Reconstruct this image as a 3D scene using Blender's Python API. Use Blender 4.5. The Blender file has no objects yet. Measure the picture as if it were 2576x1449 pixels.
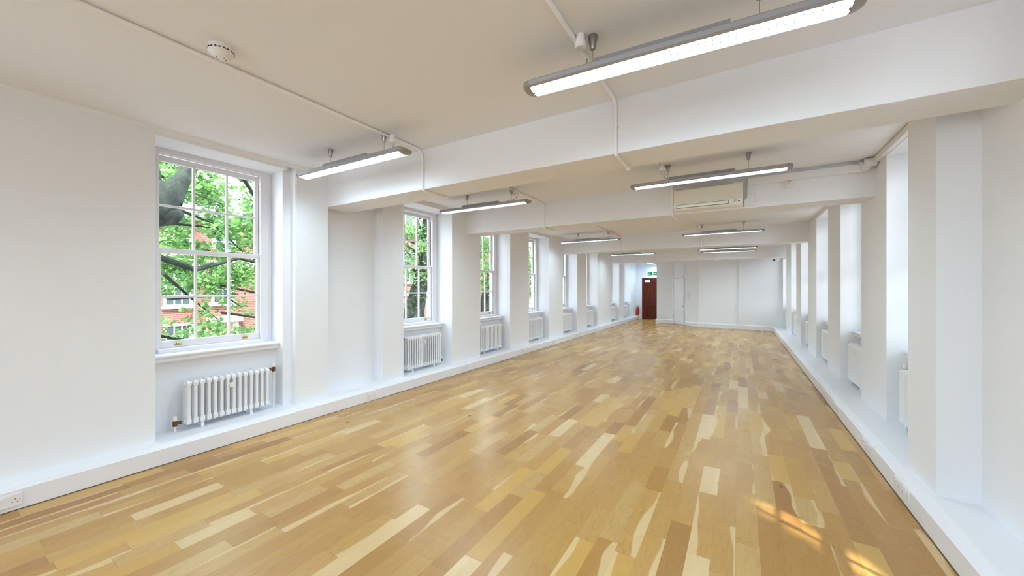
import bpy, math, random
import numpy as np
from mathutils import Vector, Matrix, noise

sc = bpy.context.scene
COL = sc.collection
PI = math.pi

# ------------------------------------------------------------------ camera
cd = bpy.data.cameras.new('camera')
cd.sensor_fit = 'HORIZONTAL'
cd.sensor_width = 36.0
cd.lens = 945.0 / 2576.0 * 36.0
cd.clip_start = 0.02
cd.clip_end = 300
cam = bpy.data.objects.new('camera', cd)
COL.objects.link(cam)
cam.location = (0, 0, 1.55)
cam.rotation_euler = (PI / 2, 0, math.atan2(573, 945))
sc.camera = cam

# ------------------------------------------------------------------ world, sun, exposure
w = bpy.data.worlds.new('sky')
sc.world = w
w.use_nodes = True
wn = w.node_tree.nodes
wl = w.node_tree.links
bg = wn['Background']
tc = wn.new('ShaderNodeTexCoord')
sep = wn.new('ShaderNodeSeparateXYZ')
wl.new(tc.outputs['Generated'], sep.inputs[0])
rp = wn.new('ShaderNodeValToRGB')
rp.color_ramp.elements[0].position = 0.0
rp.color_ramp.elements[0].color = (0.93, 0.96, 1.0, 1)
rp.color_ramp.elements[1].position = 0.9
rp.color_ramp.elements[1].color = (0.62, 0.78, 1.0, 1)
wl.new(sep.outputs['Z'], rp.inputs[0])
wl.new(rp.outputs[0], bg.inputs[0])
bg.inputs[1].default_value = 2.6

SUN_D = Vector((-1.0, 0.70, -1.60)).normalized()
sd = bpy.data.lights.new('sun', 'SUN')
sd.energy = 4.2
sd.angle = math.radians(0.8)
sd.color = (1.0, 0.96, 0.90)
sun = bpy.data.objects.new('sun', sd)
COL.objects.link(sun)
sun.location = (12, -8, 20)
sun.rotation_euler = SUN_D.to_track_quat('-Z', 'Y').to_euler()

sc.view_settings.view_transform = 'Standard'
sc.view_settings.look = 'None'
sc.view_settings.exposure = 1.72
sc.view_settings.gamma = 1.0
sc.view_settings.use_curve_mapping = False
sc.cycles.max_bounces = 14
sc.cycles.diffuse_bounces = 8
sc.cycles.glossy_bounces = 4
sc.cycles.transparent_max_bounces = 16
sc.cycles.sample_clamp_indirect = 6.0
sc.cycles.caustics_reflective = False
sc.cycles.caustics_refractive = False
LAMP = 21.0

# ------------------------------------------------------------------ materials
def newmat(name):
    m = bpy.data.materials.new(name)
    m.use_nodes = True
    return m, m.node_tree.nodes, m.node_tree.links, m.node_tree.nodes['Principled BSDF']

def simple(name, col, rough=0.5, metal=0.0, var=0.0, scale=20.0, bump=0.0, spec=0.5):
    m, n, l, b = newmat(name)
    b.inputs['Base Color'].default_value = (*col, 1)
    b.inputs['Roughness'].default_value = rough
    b.inputs['Metallic'].default_value = metal
    b.inputs['Specular IOR Level'].default_value = spec
    t = n.new('ShaderNodeTexCoord')
    ns = n.new('ShaderNodeTexNoise')
    ns.inputs['Scale'].default_value = scale
    ns.inputs['Detail'].default_value = 4
    l.new(t.outputs['Object'], ns.inputs['Vector'])
    mx = n.new('ShaderNodeMix'); mx.data_type = 'RGBA'
    mx.inputs[6].default_value = (*[c * (1 - var) for c in col], 1)
    mx.inputs[7].default_value = (*[min(1, c * (1 + var * .6)) for c in col], 1)
    l.new(ns.outputs['Fac'], mx.inputs[0])
    l.new(mx.outputs[2], b.inputs['Base Color'])
    if bump:
        bp = n.new('ShaderNodeBump'); bp.inputs['Strength'].default_value = bump
        bp.inputs['Distance'].default_value = 0.002
        l.new(ns.outputs['Fac'], bp.inputs['Height']); l.new(bp.outputs[0], b.inputs['Normal'])
    return m

M = {}
M['wall'] = simple('wall_paint', (0.82, 0.84, 0.88), 0.75, var=0.012, scale=1.3, bump=0.02, spec=0.3)
M['ceiling'] = simple('ceiling_paint', (0.82, 0.825, 0.855), 0.8, var=0.012, scale=1.1, bump=0.02, spec=0.3)
M['gloss'] = simple('white_gloss_paint', (0.80, 0.81, 0.85), 0.35, var=0.01, scale=4)
M['sash'] = simple('sash_paint', (0.78, 0.77, 0.80), 0.4, var=0.01, scale=6)
M['rad'] = simple('radiator_enamel', (0.82, 0.83, 0.86), 0.3, var=0.01, scale=8)
M['plastic'] = simple('white_plastic', (0.80, 0.79, 0.79), 0.4, var=0.01, scale=10)
M['conduit'] = simple('conduit_white', (0.88, 0.87, 0.89), 0.4, var=0.01, scale=10)
M['louvre'] = simple('louvre_grey', (0.22, 0.26, 0.28), 0.5, var=0.02)
M['cream'] = simple('cream_plastic', (0.80, 0.76, 0.66), 0.22, var=0.01, scale=6)
M['capcream'] = simple('cream_cap', (0.84, 0.81, 0.70), 0.5, var=0.01, scale=10)
M['brass'] = simple('brass', (0.72, 0.46, 0.10), 0.28, metal=1.0, var=0.05, scale=40)
M['copper'] = simple('tarnished_copper', (0.16, 0.075, 0.03), 0.45, metal=0.5, var=0.3, scale=60)
M['chrome'] = simple('brushed_chrome', (0.36, 0.35, 0.34), 0.30, metal=1.0, var=0.04, scale=30)
M['steel'] = simple('grey_lamp_shell', (0.36, 0.37, 0.41), 0.4, metal=0.3, var=0.03, scale=20)
M['steeldark'] = simple('grey_lamp_endcap', (0.33, 0.31, 0.29), 0.45, metal=0.2, var=0.03, scale=20)
M['wire'] = simple('steel_wire', (0.40, 0.39, 0.37), 0.4, metal=0.8, var=0.02)
M['dark'] = simple('dark_slot', (0.02, 0.02, 0.02), 0.6, var=0.1)
M['screw'] = simple('dark_screw', (0.09, 0.07, 0.06), 0.5, metal=0.6, var=0.1)
M['red'] = simple('red_enamel', (0.62, 0.012, 0.010), 0.3, var=0.05)
M['neon'] = simple('red_neon_lens', (0.75, 0.03, 0.02), 0.3, var=0.02)
M['green'] = simple('sign_green', (0.0, 0.17, 0.075), 0.5, var=0.02)
M['signwhite'] = simple('sign_white', (0.85, 0.87, 0.85), 0.5, var=0.01)
M['greyseal'] = simple('grey_seal', (0.05, 0.085, 0.10), 0.5, var=0.05)
M['gap'] = simple('dark_gap_strip', (0.13, 0.07, 0.03), 0.7, var=0.2)
M['stone'] = simple('pink_stone', (0.62, 0.42, 0.35), 0.8, var=0.08, scale=3)
M['cream_stone'] = simple('cream_stone', (0.62, 0.56, 0.46), 0.8, var=0.08, scale=3)
M['slate'] = simple('roof_slate', (0.13, 0.13, 0.14), 0.6, var=0.2, scale=5)
M['ground'] = simple('pavement', (0.24, 0.23, 0.22), 0.8, var=0.2, scale=1.5)
M['darkglass'] = simple('dark_window_glass', (0.05, 0.07, 0.08), 0.08, var=0.3, scale=1)
M['flower'] = simple('white_blossom', (0.8, 0.82, 0.76), 0.7, var=0.1)
M['outwall'] = simple('outer_brick_wall', (0.36, 0.20, 0.14), 0.85, var=0.15, scale=5)

def glass():
    m, n, l, b = newmat('window_glass')
    n.remove(b)
    tr = n.new('ShaderNodeBsdfTransparent'); tr.inputs[0].default_value = (0.95, 0.97, 0.96, 1)
    gl = n.new('ShaderNodeBsdfGlossy'); gl.inputs['Roughness'].default_value = 0.02
    fr = n.new('ShaderNodeFresnel'); fr.inputs[0].default_value = 1.3
    t = n.new('ShaderNodeTexCoord'); ns = n.new('ShaderNodeTexNoise'); ns.inputs['Scale'].default_value = 3
    bp = n.new('ShaderNodeBump'); bp.inputs['Strength'].default_value = 0.02
    l.new(t.outputs['Object'], ns.inputs['Vector']); l.new(ns.outputs['Fac'], bp.inputs['Height'])
    l.new(bp.outputs[0], gl.inputs['Normal'])
    mx = n.new('ShaderNodeMixShader')
    ge = n.new('ShaderNodeNewGeometry'); mu = n.new('ShaderNodeMath'); mu.operation = 'MULTIPLY'
    inv = n.new('ShaderNodeMath'); inv.operation = 'SUBTRACT'; inv.inputs[0].default_value = 1.0
    l.new(ge.outputs['Backfacing'], inv.inputs[1]); l.new(fr.outputs[0], mu.inputs[0]); l.new(inv.outputs[0], mu.inputs[1])
    l.new(mu.outputs[0], mx.inputs[0]); l.new(tr.outputs[0], mx.inputs[1]); l.new(gl.outputs[0], mx.inputs[2])
    l.new(mx.outputs[0], n['Material Output'].inputs[0])
    return m
M['glass'] = glass()

def emit(name, col, s):
    m, n, l, b = newmat(name)
    b.inputs['Base Color'].default_value = (*col, 1)
    b.inputs['Emission Color'].default_value = (*col, 1)
    b.inputs['Emission Strength'].default_value = s
    return m
M['tube'] = emit('fluorescent_diffuser', (0.70, 0.89, 1.0), LAMP)

def leafmat(name, c1, c2):
    m, n, l, b = newmat(name)
    n.remove(b)
    oi = n.new('ShaderNodeNewGeometry')
    rp = n.new('ShaderNodeValToRGB')
    rp.color_ramp.elements[0].color = (*c1, 1); rp.color_ramp.elements[1].color = (*c2, 1)
    l.new(oi.outputs['Random Per Island'], rp.inputs[0])
    d = n.new('ShaderNodeBsdfDiffuse'); t = n.new('ShaderNodeBsdfTranslucent')
    hs = n.new('ShaderNodeHueSaturation'); hs.inputs['Value'].default_value = 1.5
    hs.inputs['Hue'].default_value = 0.48
    l.new(rp.outputs[0], d.inputs[0]); l.new(rp.outputs[0], hs.inputs['Color']); l.new(hs.outputs[0], t.inputs[0])
    mx = n.new('ShaderNodeMixShader'); mx.inputs[0].default_value = 0.45
    l.new(d.outputs[0], mx.inputs[1]); l.new(t.outputs[0], mx.inputs[2])
    l.new(mx.outputs[0], n['Material Output'].inputs[0])
    return m
M['leaf'] = leafmat('plane_tree_leaves', (0.05, 0.15, 0.055), (0.24, 0.42, 0.14))
M['leaf2'] = leafmat('dark_green_leaves', (0.03, 0.12, 0.04), (0.15, 0.34, 0.09))

def bark():
    m, n, l, b = newmat('bark')
    t = n.new('ShaderNodeTexCoord'); ns = n.new('ShaderNodeTexNoise')
    ns.inputs['Scale'].default_value = 5; ns.inputs['Detail'].default_value = 8; ns.inputs['Roughness'].default_value = .7
    l.new(t.outputs['Object'], ns.inputs['Vector'])
    rp = n.new('ShaderNodeValToRGB'); e = rp.color_ramp.elements
    e[0].position = .40; e[0].color = (0.010, 0.013, 0.010, 1)
    e[1].position = .68; e[1].color = (0.060, 0.072, 0.05, 1)
    x = e.new(.53); x.color = (0.020, 0.029, 0.019, 1)
    l.new(ns.outputs['Fac'], rp.inputs[0]); l.new(rp.outputs[0], b.inputs['Base Color'])
    b.inputs['Roughness'].default_value = .9
    bp = n.new('ShaderNodeBump'); bp.inputs['Strength'].default_value = .8; bp.inputs['Distance'].default_value = .03
    l.new(ns.outputs['Fac'], bp.inputs['Height']); l.new(bp.outputs[0], b.inputs['Normal'])
    return m
M['bark'] = bark()

def brick(name, c1, c2, mortar):
    m, n, l, b = newmat(name)
    t = n.new('ShaderNodeTexCoord'); sp = n.new('ShaderNodeSeparateXYZ'); cb = n.new('ShaderNodeCombineXYZ')
    l.new(t.outputs['Object'], sp.inputs[0])
    ad = n.new('ShaderNodeMath'); ad.operation = 'ADD'
    l.new(sp.outputs['X'], ad.inputs[0]); l.new(sp.outputs['Y'], ad.inputs[1])
    l.new(ad.outputs[0], cb.inputs[0]); l.new(sp.outputs['Z'], cb.inputs[1])
    br = n.new('ShaderNodeTexBrick')
    br.inputs['Color1'].default_value = (*c1, 1); br.inputs['Color2'].default_value = (*c2, 1)
    br.inputs['Mortar'].default_value = (*mortar, 1)
    br.inputs['Scale'].default_value = 1.0; br.inputs['Brick Width'].default_value = .225
    br.inputs['Row Height'].default_value = .075; br.inputs['Mortar Size'].default_value = .009
    l.new(cb.outputs[0], br.inputs['Vector'])
    l.new(br.outputs[0], b.inputs['Base Color']); b.inputs['Roughness'].default_value = .9
    return m
M['brick'] = brick('red_brick', (0.25, 0.075, 0.045), (0.16, 0.055, 0.04), (0.22, 0.17, 0.15))
M['brick2'] = brick('brown_brick', (0.20, 0.085, 0.055), (0.11, 0.055, 0.045), (0.22, 0.18, 0.16))

def doorwood():
    m, n, l, b = newmat('mahogany_stain')
    t = n.new('ShaderNodeTexCoord'); mp = n.new('ShaderNodeMapping'); mp.inputs['Scale'].default_value = (14, 14, 1.2)
    ns = n.new('ShaderNodeTexNoise'); ns.inputs['Scale'].default_value = 2.2; ns.inputs['Detail'].default_value = 6
    l.new(t.outputs['Object'], mp.inputs[0]); l.new(mp.outputs[0], ns.inputs['Vector'])
    rp = n.new('ShaderNodeValToRGB'); e = rp.color_ramp.elements
    e[0].position = .3; e[0].color = (0.055, 0.006, 0.001, 1); e[1].position = .7; e[1].color = (0.17, 0.022, 0.003, 1)
    l.new(ns.outputs['Fac'], rp.inputs[0]); l.new(rp.outputs[0], b.inputs['Base Color'])
    b.inputs['Roughness'].default_value = .45; b.inputs['Specular IOR Level'].default_value = .3
    return m
M['mahogany'] = doorwood()
M['darkwood'] = simple('dark_door_moulding', (0.030, 0.006, 0.003), 0.5, var=0.2)

# oak strip floor --------------------------------------------------------
def oakfloor():
    m, n, l, b = newmat('oak_strip_floor')
    def math_(op, a, bb=None, c=None):
        nd = n.new('ShaderNodeMath'); nd.operation = op
        for i, v in enumerate((a, bb, c)):
            if v is None: continue
            if isinstance(v, (int, float)): nd.inputs[i].default_value = v
            else: l.new(v, nd.inputs[i])
        return nd.outputs[0]
    def comb(x, y, z=0.0):
        nd = n.new('ShaderNodeCombineXYZ')
        for i, v in enumerate((x, y, z)):
            if isinstance(v, (int, float)): nd.inputs[i].default_value = v
            else: l.new(v, nd.inputs[i])
        return nd.outputs[0]
    def white(vec):
        nd = n.new('ShaderNodeTexWhiteNoise'); nd.noise_dimensions = '3D'; l.new(vec, nd.inputs['Vector'])
        s = n.new('ShaderNodeSeparateColor'); l.new(nd.outputs['Color'], s.inputs[0])
        return s.outputs[0], s.outputs[1], s.outputs[2]
    def ramp(fac, pts):
        nd = n.new('ShaderNodeValToRGB'); e = nd.color_ramp.elements
        e[0].position, e[0].color = pts[0][0], (*pts[0][1], 1)
        e[1].position, e[1].color = pts[-1][0], (*pts[-1][1], 1)
        for p, c in pts[1:-1]:
            q = e.new(p); q.color = (*c, 1)
        l.new(fac, nd.inputs[0]); return nd.outputs[0]
    def mix(f, a, c, mode='MIX'):
        nd = n.new('ShaderNodeMix'); nd.data_type = 'RGBA'; nd.blend_type = mode
        if isinstance(f, (int, float)): nd.inputs[0].default_value = f
        else: l.new(f, nd.inputs[0])
        for i, v in ((6, a), (7, c)):
            if isinstance(v, tuple): nd.inputs[i].default_value = (*v, 1)
            else: l.new(v, nd.inputs[i])
        return nd.outputs[2]
    W, L_ = 0.122, 0.62
    t = n.new('ShaderNodeTexCoord'); sp = n.new('ShaderNodeSeparateXYZ'); l.new(t.outputs['Object'], sp.inputs[0])
    X, Y = sp.outputs['X'], sp.outputs['Y']
    xs = math_('DIVIDE', math_('ADD', X, 20.03), W)
    row = math_('FLOOR', xs); fx = math_('FRACT', xs)
    r1, r2, r3 = white(comb(row, 3.7))
    ys = math_('ADD', math_('DIVIDE', math_('ADD', Y, 50.0), L_), math_('MULTIPLY', r1, 17.0))
    # vary strip length: each cell of two strips is split at a random place
    cell = math_('FLOOR', math_('DIVIDE', ys, 2.0)); fc = math_('MULTIPLY', math_('FRACT', math_('DIVIDE', ys, 2.0)), 2.0)
    c1, c2, c3 = white(comb(row, cell, 1.0))
    split = math_('ADD', 0.6, math_('MULTIPLY', c1, 0.8))
    second = math_('GREATER_THAN', fc, split)
    pid = math_('ADD', math_('MULTIPLY', cell, 2.0), second)
    p1, p2, p3 = white(comb(row, pid, 2.0))
    q1, q2, q3 = white(comb(row, pid, 9.0))
    # joints
    dx = math_('MINIMUM', fx, math_('SUBTRACT', 1.0, fx))
    dxm = math_('MULTIPLY', dx, W)
    dy = math_('MINIMUM', math_('ABSOLUTE', math_('SUBTRACT', fc, split)), math_('MINIMUM', fc, math_('SUBTRACT', 2.0, fc)))
    dym = math_('MULTIPLY', dy, L_)
    joint = math_('MAXIMUM', math_('MULTIPLY', math_('LESS_THAN', dxm, 0.0007), .5), math_('LESS_THAN', dym, 0.0010))
    # grain coordinates, shifted per strip
    gv = comb(math_('ADD', X, math_('MULTIPLY', p1, 9.0)), math_('ADD', math_('MULTIPLY', Y, 0.10), math_('MULTIPLY', p2, 7.0)), p3)
    def nz(vec, s, det=4, rough=.5, dist=0.0):
        nd = n.new('ShaderNodeTexNoise'); nd.inputs['Scale'].default_value = s; nd.inputs['Detail'].default_value = det
        nd.inputs['Roughness'].default_value = rough; nd.inputs['Distortion'].default_value = dist
        l.new(vec, nd.inputs['Vector']); return nd.outputs['Fac']
    fine = nz(gv, 110, 4, .6)
    mid = nz(gv, 26, 5, .55, .6)
    gv2 = comb(math_('ADD', X, math_('MULTIPLY', p2, 9.0)), math_('ADD', math_('MULTIPLY', Y, 0.20), math_('MULTIPLY', p1, 7.0)), p3)
    streak = nz(gv2, 55, 3, .6, .15)
    base = ramp(p1, [(0.0, (0.34, 0.165, 0.042)), (.12, (0.42, 0.222, 0.056)), (.4, (0.46, 0.258, 0.070)),
                     (.7, (0.49, 0.284, 0.078)), (.90, (0.50, 0.304, 0.098)), (1.0, (0.55, 0.37, 0.15))])
    c = mix(math_('MULTIPLY', math_('SUBTRACT', mid, .35), 1.0), base, mix(.40, base, (0.34, 0.17, 0.05)))
    c = mix(math_('MULTIPLY', math_('SUBTRACT', fine, .40), 1.1), c, mix(.6, c, (0.22, 0.10, 0.035)))
    c = mix(math_('MULTIPLY', math_('MAXIMUM', 0.0, math_('SUBTRACT', streak, .56)), 3.2), c, mix(.55, c, (0.20, 0.09, 0.03)))
    # golden-yellow strips
    c = mix(math_('MULTIPLY', math_('GREATER_THAN', q2, .82), .5), c, (0.60, 0.37, 0.09))
    # pale sapwood: a wandering edge inside some strips
    sv = comb(math_('MULTIPLY', row, 3.1), math_('MULTIPLY', Y, 1.6), math_('MULTIPLY', pid, 1.7))
    edge = math_('ADD', math_('MULTIPLY', nz(sv, 1.1, 1), 1.35), math_('SUBTRACT', math_('MULTIPLY', q3, .9), 1.28))
    side = math_('GREATER_THAN', q2, .5)
    fxs = math_('ADD', math_('MULTIPLY', side, fx), math_('MULTIPLY', math_('SUBTRACT', 1.0, side), math_('SUBTRACT', 1.0, fx)))
    sapd = math_('SUBTRACT', edge, fxs)
    sap = n.new('ShaderNodeMapRange'); sap.inputs['From Min'].default_value = -.01; sap.inputs['From Max'].default_value = .06
    l.new(sapd, sap.inputs['Value'])
    sapf = math_('MULTIPLY', sap.outputs[0], math_('MULTIPLY', math_('GREATER_THAN', q3, .77), .72))
    sapcol = mix(math_('MULTIPLY', fine, .5), (0.68, 0.51, 0.28), (0.60, 0.42, 0.20))
    c = mix(sapf, c, sapcol)
    # a few wholly pale strips
    c = mix(math_('MULTIPLY', math_('GREATER_THAN', q1, .965), .75), c, sapcol)
    # knots
    vo = n.new('ShaderNodeTexVoronoi'); vo.inputs['Scale'].default_value = 2.6
    wob = n.new('ShaderNodeVectorMath'); wob.operation = 'ADD'
    nw = n.new('ShaderNodeTexNoise'); nw.inputs['Scale'].default_value = 18; l.new(t.outputs['Object'], nw.inputs['Vector'])
    sc_ = n.new('ShaderNodeVectorMath'); sc_.operation = 'SCALE'; sc_.inputs['Scale'].default_value = .03
    l.new(nw.outputs['Color'], sc_.inputs[0])
    kv = comb(X, math_('MULTIPLY', Y, .62), 0.0)
    l.new(kv, wob.inputs[0]); l.new(sc_.outputs[0], wob.inputs[1]); l.new(wob.outputs[0], vo.inputs['Vector'])
    vs = n.new('ShaderNodeSeparateColor'); l.new(vo.outputs['Color'], vs.inputs[0])
    rad = math_('MULTIPLY', math_('POWER', vs.outputs[0], 2.0), .032)
    dk = math_('SUBTRACT', vo.outputs['Distance'], math_('ADD', rad, .008))
    has = math_('GREATER_THAN', vs.outputs[1], .40)
    kmask = math_('MULTIPLY', math_('LESS_THAN', dk, 0.0), has)
    halo = math_('MULTIPLY', math_('MAXIMUM', 0.0, math_('SUBTRACT', 1.0, math_('DIVIDE', math_('MAXIMUM', dk, 0.0), .06))), has)
    c = mix(math_('MULTIPLY', halo, .45), c, (0.30, 0.13, 0.04))
    c = mix(math_('MULTIPLY', kmask, .85), c, (0.05, 0.025, 0.012))
    c = mix(math_('MULTIPLY', joint, .55), c, (0.12, 0.06, 0.025))
    l.new(c, b.inputs['Base Color'])
    rn = nz(t.outputs['Object'], 1.5, 3)
    rr = math_('ADD', .20, math_('MULTIPLY', rn, .16))
    l.new(rr, b.inputs['Roughness'])
    b.inputs['Specular IOR Level'].default_value = .45
    bp = n.new('ShaderNodeBump'); bp.inputs['Strength'].default_value = .12; bp.inputs['Distance'].default_value = .001
    l.new(math_('SUBTRACT', math_('MULTIPLY', fine, .4), joint), bp.inputs['Height'])
    l.new(bp.outputs[0], b.inputs['Normal'])
    return m
M['oak'] = oakfloor()

# ------------------------------------------------------------------ mesh helpers
class MB:
    def __init__(s): s.v = []; s.f = []
    def box(s, x0, x1, y0, y1, z0, z1):
        b = len(s.v)
        s.v += [(x0, y0, z0), (x1, y0, z0), (x1, y1, z0), (x0, y1, z0), (x0, y0, z1), (x1, y0, z1), (x1, y1, z1), (x0, y1, z1)]
        s.f += [tuple(b + i for i in q) for q in ((0, 3, 2, 1), (4, 5, 6, 7), (0, 1, 5, 4), (1, 2, 6, 5), (2, 3, 7, 6), (3, 0, 4, 7))]
        return s
    def prism(s, pts, axis, a0, a1):
        """pts: closed 2D outline in the plane across `axis` ('x': (y,z), 'y': (x,z), 'z': (x,y))."""
        b = len(s.v); k = len(pts)
        def mk(p, a): return {'x': (a, p[0], p[1]), 'y': (p[0], a, p[1]), 'z': (p[0], p[1], a)}[axis]
        s.v += [mk(p, a0) for p in pts] + [mk(p, a1) for p in pts]
        s.f += [tuple(b + i for i in range(k))[::-1], tuple(b + k + i for i in range(k))]
        s.f += [(b + i, b + (i + 1) % k, b + k + (i + 1) % k, b + k + i) for i in range(k)]
        return s
    def tube(s, pts, r, n=10, cap=True):
        pts = [Vector(p) for p in pts]; rs = r if isinstance(r, (list, tuple)) else [r] * len(pts)
        b = len(s.v); up = None
        for i, p in enumerate(pts):
            d = (pts[min(i + 1, len(pts) - 1)] - pts[max(i - 1, 0)]).normalized()
            if up is None: up = Vector((0, 0, 1)) if abs(d.z) < .9 else Vector((1, 0, 0))
            u = d.cross(up).normalized(); w_ = u.cross(d).normalized(); up = w_
            for j in range(n):
                a = 2 * PI * j / n
                s.v.append(tuple(p + (u * math.cos(a) + w_ * math.sin(a)) * rs[i]))
        for i in range(len(pts) - 1):
            for j in range(n):
                s.f.append((b + i * n + j, b + i * n + (j + 1) % n, b + (i + 1) * n + (j + 1) % n, b + (i + 1) * n + j))
        if cap:
            s.f.append(tuple(b + j for j in range(n))[::-1]); e = b + (len(pts) - 1) * n
            s.f.append(tuple(e + j for j in range(n)))
        return s
    def lathe(s, prof, c=(0, 0, 0), axis='z', n=20):
        """prof: list of (radius, height) from the bottom up."""
        b = len(s.v); c = Vector(c)
        for r, h in prof:
            for j in range(n):
                a = 2 * PI * j / n; x, y = r * math.cos(a), r * math.sin(a)
                q = {'z': (x, y, h), 'y': (x, h, y), 'x': (h, x, y)}[axis]
                s.v.append(tuple(c + Vector(q)))
        for i in range(len(prof) - 1):
            for j in range(n):
                s.f.append((b + i * n + j, b + i * n + (j + 1) % n, b + (i + 1) * n + (j + 1) % n, b + (i + 1) * n + j))
        s.f.append(tuple(b + j for j in range(n))[::-1]); e = b + (len(prof) - 1) * n
        s.f.append(tuple(e + j for j in range(n)))
        return s
    def build(s, name, mat, parent=None, smooth=False, bevel=0.0, seg=2, loc=None):
        me = bpy.data.meshes.new(name)
        me.from_pydata(s.v, [], s.f); me.update()
        bm_fix(me)
        me.materials.append(M[mat] if isinstance(mat, str) else mat)
        if smooth:
            me.polygons.foreach_set('use_smooth', [True] * len(me.polygons))
            me.set_sharp_from_angle(angle=math.radians(40))
        o = bpy.data.objects.new(name, me); COL.objects.link(o)
        if parent is not None: o.parent = parent
        if loc: o.location = loc
        if bevel:
            md = o.modifiers.new('bevel', 'BEVEL'); md.width = bevel; md.segments = seg
            md.limit_method = 'ANGLE'; md.angle_limit = math.radians(40)
        return o

import bmesh
def bm_fix(me):
    bm = bmesh.new(); bm.from_mesh(me)
    bmesh.ops.recalc_face_normals(bm, faces=bm.faces)
    bm.to_mesh(me); bm.free()

def empty(name, loc=(0, 0, 0), rz=0.0, parent=None):
    o = bpy.data.objects.new(name, None); COL.objects.link(o)
    o.location = loc; o.rotation_euler = (0, 0, rz); o.empty_display_size = .1
    if parent is not None: o.parent = parent
    return o

def tag(o, label=None, cat=None, group=None, kind=None):
    if label: o['label'] = label
    if cat: o['category'] = cat
    if group: o['group'] = group
    if kind: o['kind'] = kind
    return o

def struct(o, label=None):
    o['kind'] = 'structure'
    if label: o['label'] = label
    return o

def kids(o): return [c for c in list(COL.objects) if c.parent == o]
def copy_tree(o, parent=None):
    c = o.copy(); COL.objects.link(c); c.parent = parent
    for ch in KIDS.get(o.name) or kids(o):
        copy_tree(ch, c)
    return c
KIDS = {}

# ------------------------------------------------------------------ dimensions
HC = 2.99            # ceiling
ZB = 2.578           # underside of the beams
ZL = 0.172           # ledge above the skirting
XL, XR = -4.32, 1.01         # skirting faces
WL, WR = -4.47, 1.30         # wall faces
XLO, XRO = -4.98, 1.80       # outer faces
Y0 = -3.2
BEAMS = [(2.87, 3.25), (5.70, 6.09), (10.42, 10.82), (15.42, 15.85)]
HW = 0.575           # half width of a window recess
LW = [(-0.9, 0), (1.795, 1), (4.695, 2), (6.715, 3), (8.755, 4), (10.845, 5), (12.86, 6), (15.755, 7), (17.775, 8)]  # first entry: unseen window added to let in more light
RW = [(-0.9, 0), (1.90, 0), (4.765, 9), (6.85, 10), (8.93, 11), (11.10, 12), (13.20, 13), (15.42 + .25, 14)]  # first two: unseen windows added for daylight and the floor sun patch
WTOP = 2.92

# ------------------------------------------------------------------ floor, ceiling
struct(MB().box(XLO, XRO, Y0 - .1, 20.2, -.25, 0).build('floor', 'oak'))
struct(MB().box(XLO - .1, XRO + .1, Y0 - .1, 20.3, HC, HC + .35).build('ceiling', 'ceiling'))
for i, (a, b_) in enumerate(BEAMS):
    o = MB().box(-4.60, 1.34, a, b_, ZB, HC + .01).build('ceiling_beam', 'ceiling', bevel=.004)
    struct(o)

# ------------------------------------------------------------------ walls with window openings
def wall_side(name, wins, segs, xface, xout, sgn):
    """segs: list of (y0, y1, x) wall faces; openings are cut at the windows."""
    m = MB()
    def bx(xa, xb, ya, yb, za, zb): m.box(min(xa, xb), max(xa, xb), ya, yb, za, zb)
    for ya, yb, xf in segs:
        bx(xf, xout, ya, yb, 0, HC)
    for y, idx in wins:
        xp = (xface if sgn < 0 else xface - .05) + sgn * .27
        bx(xp, xout, y - HW, y + HW, 0, .86)             # panel behind the radiator
        bx(xface, xout, y - HW, y + HW, WTOP, HC)        # head of the recess
    return struct(m.build(name, 'wall'))
ls = [(Y0, -0.9 - HW, WL), (-0.9 + HW, 1.22, WL), (2.457, 2.87, WL), (2.37, 2.457, -4.58), (2.87, 3.72, -4.65), (3.72, 4.12, WL)]
lw = LW[2:]
for (a, _), (b_, _) in zip(lw[:-1], lw[1:]):
    ls.append((a + HW, b_ - HW, WL))
ls.append((lw[-1][0] + HW, 20.0, WL))
wall_side('wall_left', LW, ls, WL, XLO, -1)
rs = [(Y0, -0.9 - HW, 1.11), (-0.9 + HW, 1.90 - HW, 1.11), (1.90 + HW, 3.58, 1.31), (3.58, 4.06, 1.11), (4.06, 4.765 - HW, WR)]
rw = RW[2:]
for (a, _), (b_, _) in zip(rw[:-1], rw[1:]):
    rs.append((a + HW, b_ - HW, WR))
rs.append((rw[-1][0] + HW, 20.0, WR))
wall_side('wall_right', RW, rs, WR, XRO, 1)
BW = [-3.45, -1.60, .25]  # unseen back wall windows, added as extra light for the near end
bk = MB(); xs_ = [XLO] + [v for c in BW for v in (c - HW, c + HW)] + [XRO]
for xa, xb in zip(xs_[0::2], xs_[1::2]): bk.box(xa, xb, Y0 - .59, Y0, 0, HC)
for c in BW:
    bk.box(c - HW, c + HW, Y0 - .59, Y0 - .27, 0, .86); bk.box(c - HW, c + HW, Y0 - .59, Y0, WTOP, HC)
struct(bk.build('wall_back', 'wall'))
# thin vertical beads on the left wall beside the first two windows
bd = MB()
for y in (2.475, 4.05): bd.tube([(WL, y, ZL), (WL, y, HC)], .006, 8)
struct(bd.build('trim_1', 'wall', smooth=True))

struct(MB().prism([(WL - .002, HC), (WL + .022, HC), (WL + .020, HC - .012), (WL + .006, HC - .030), (WL + .004, HC - .040), (WL - .002, HC - .040)], 'y', Y0, 2.87).build('trim_4', 'wall'))
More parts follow.
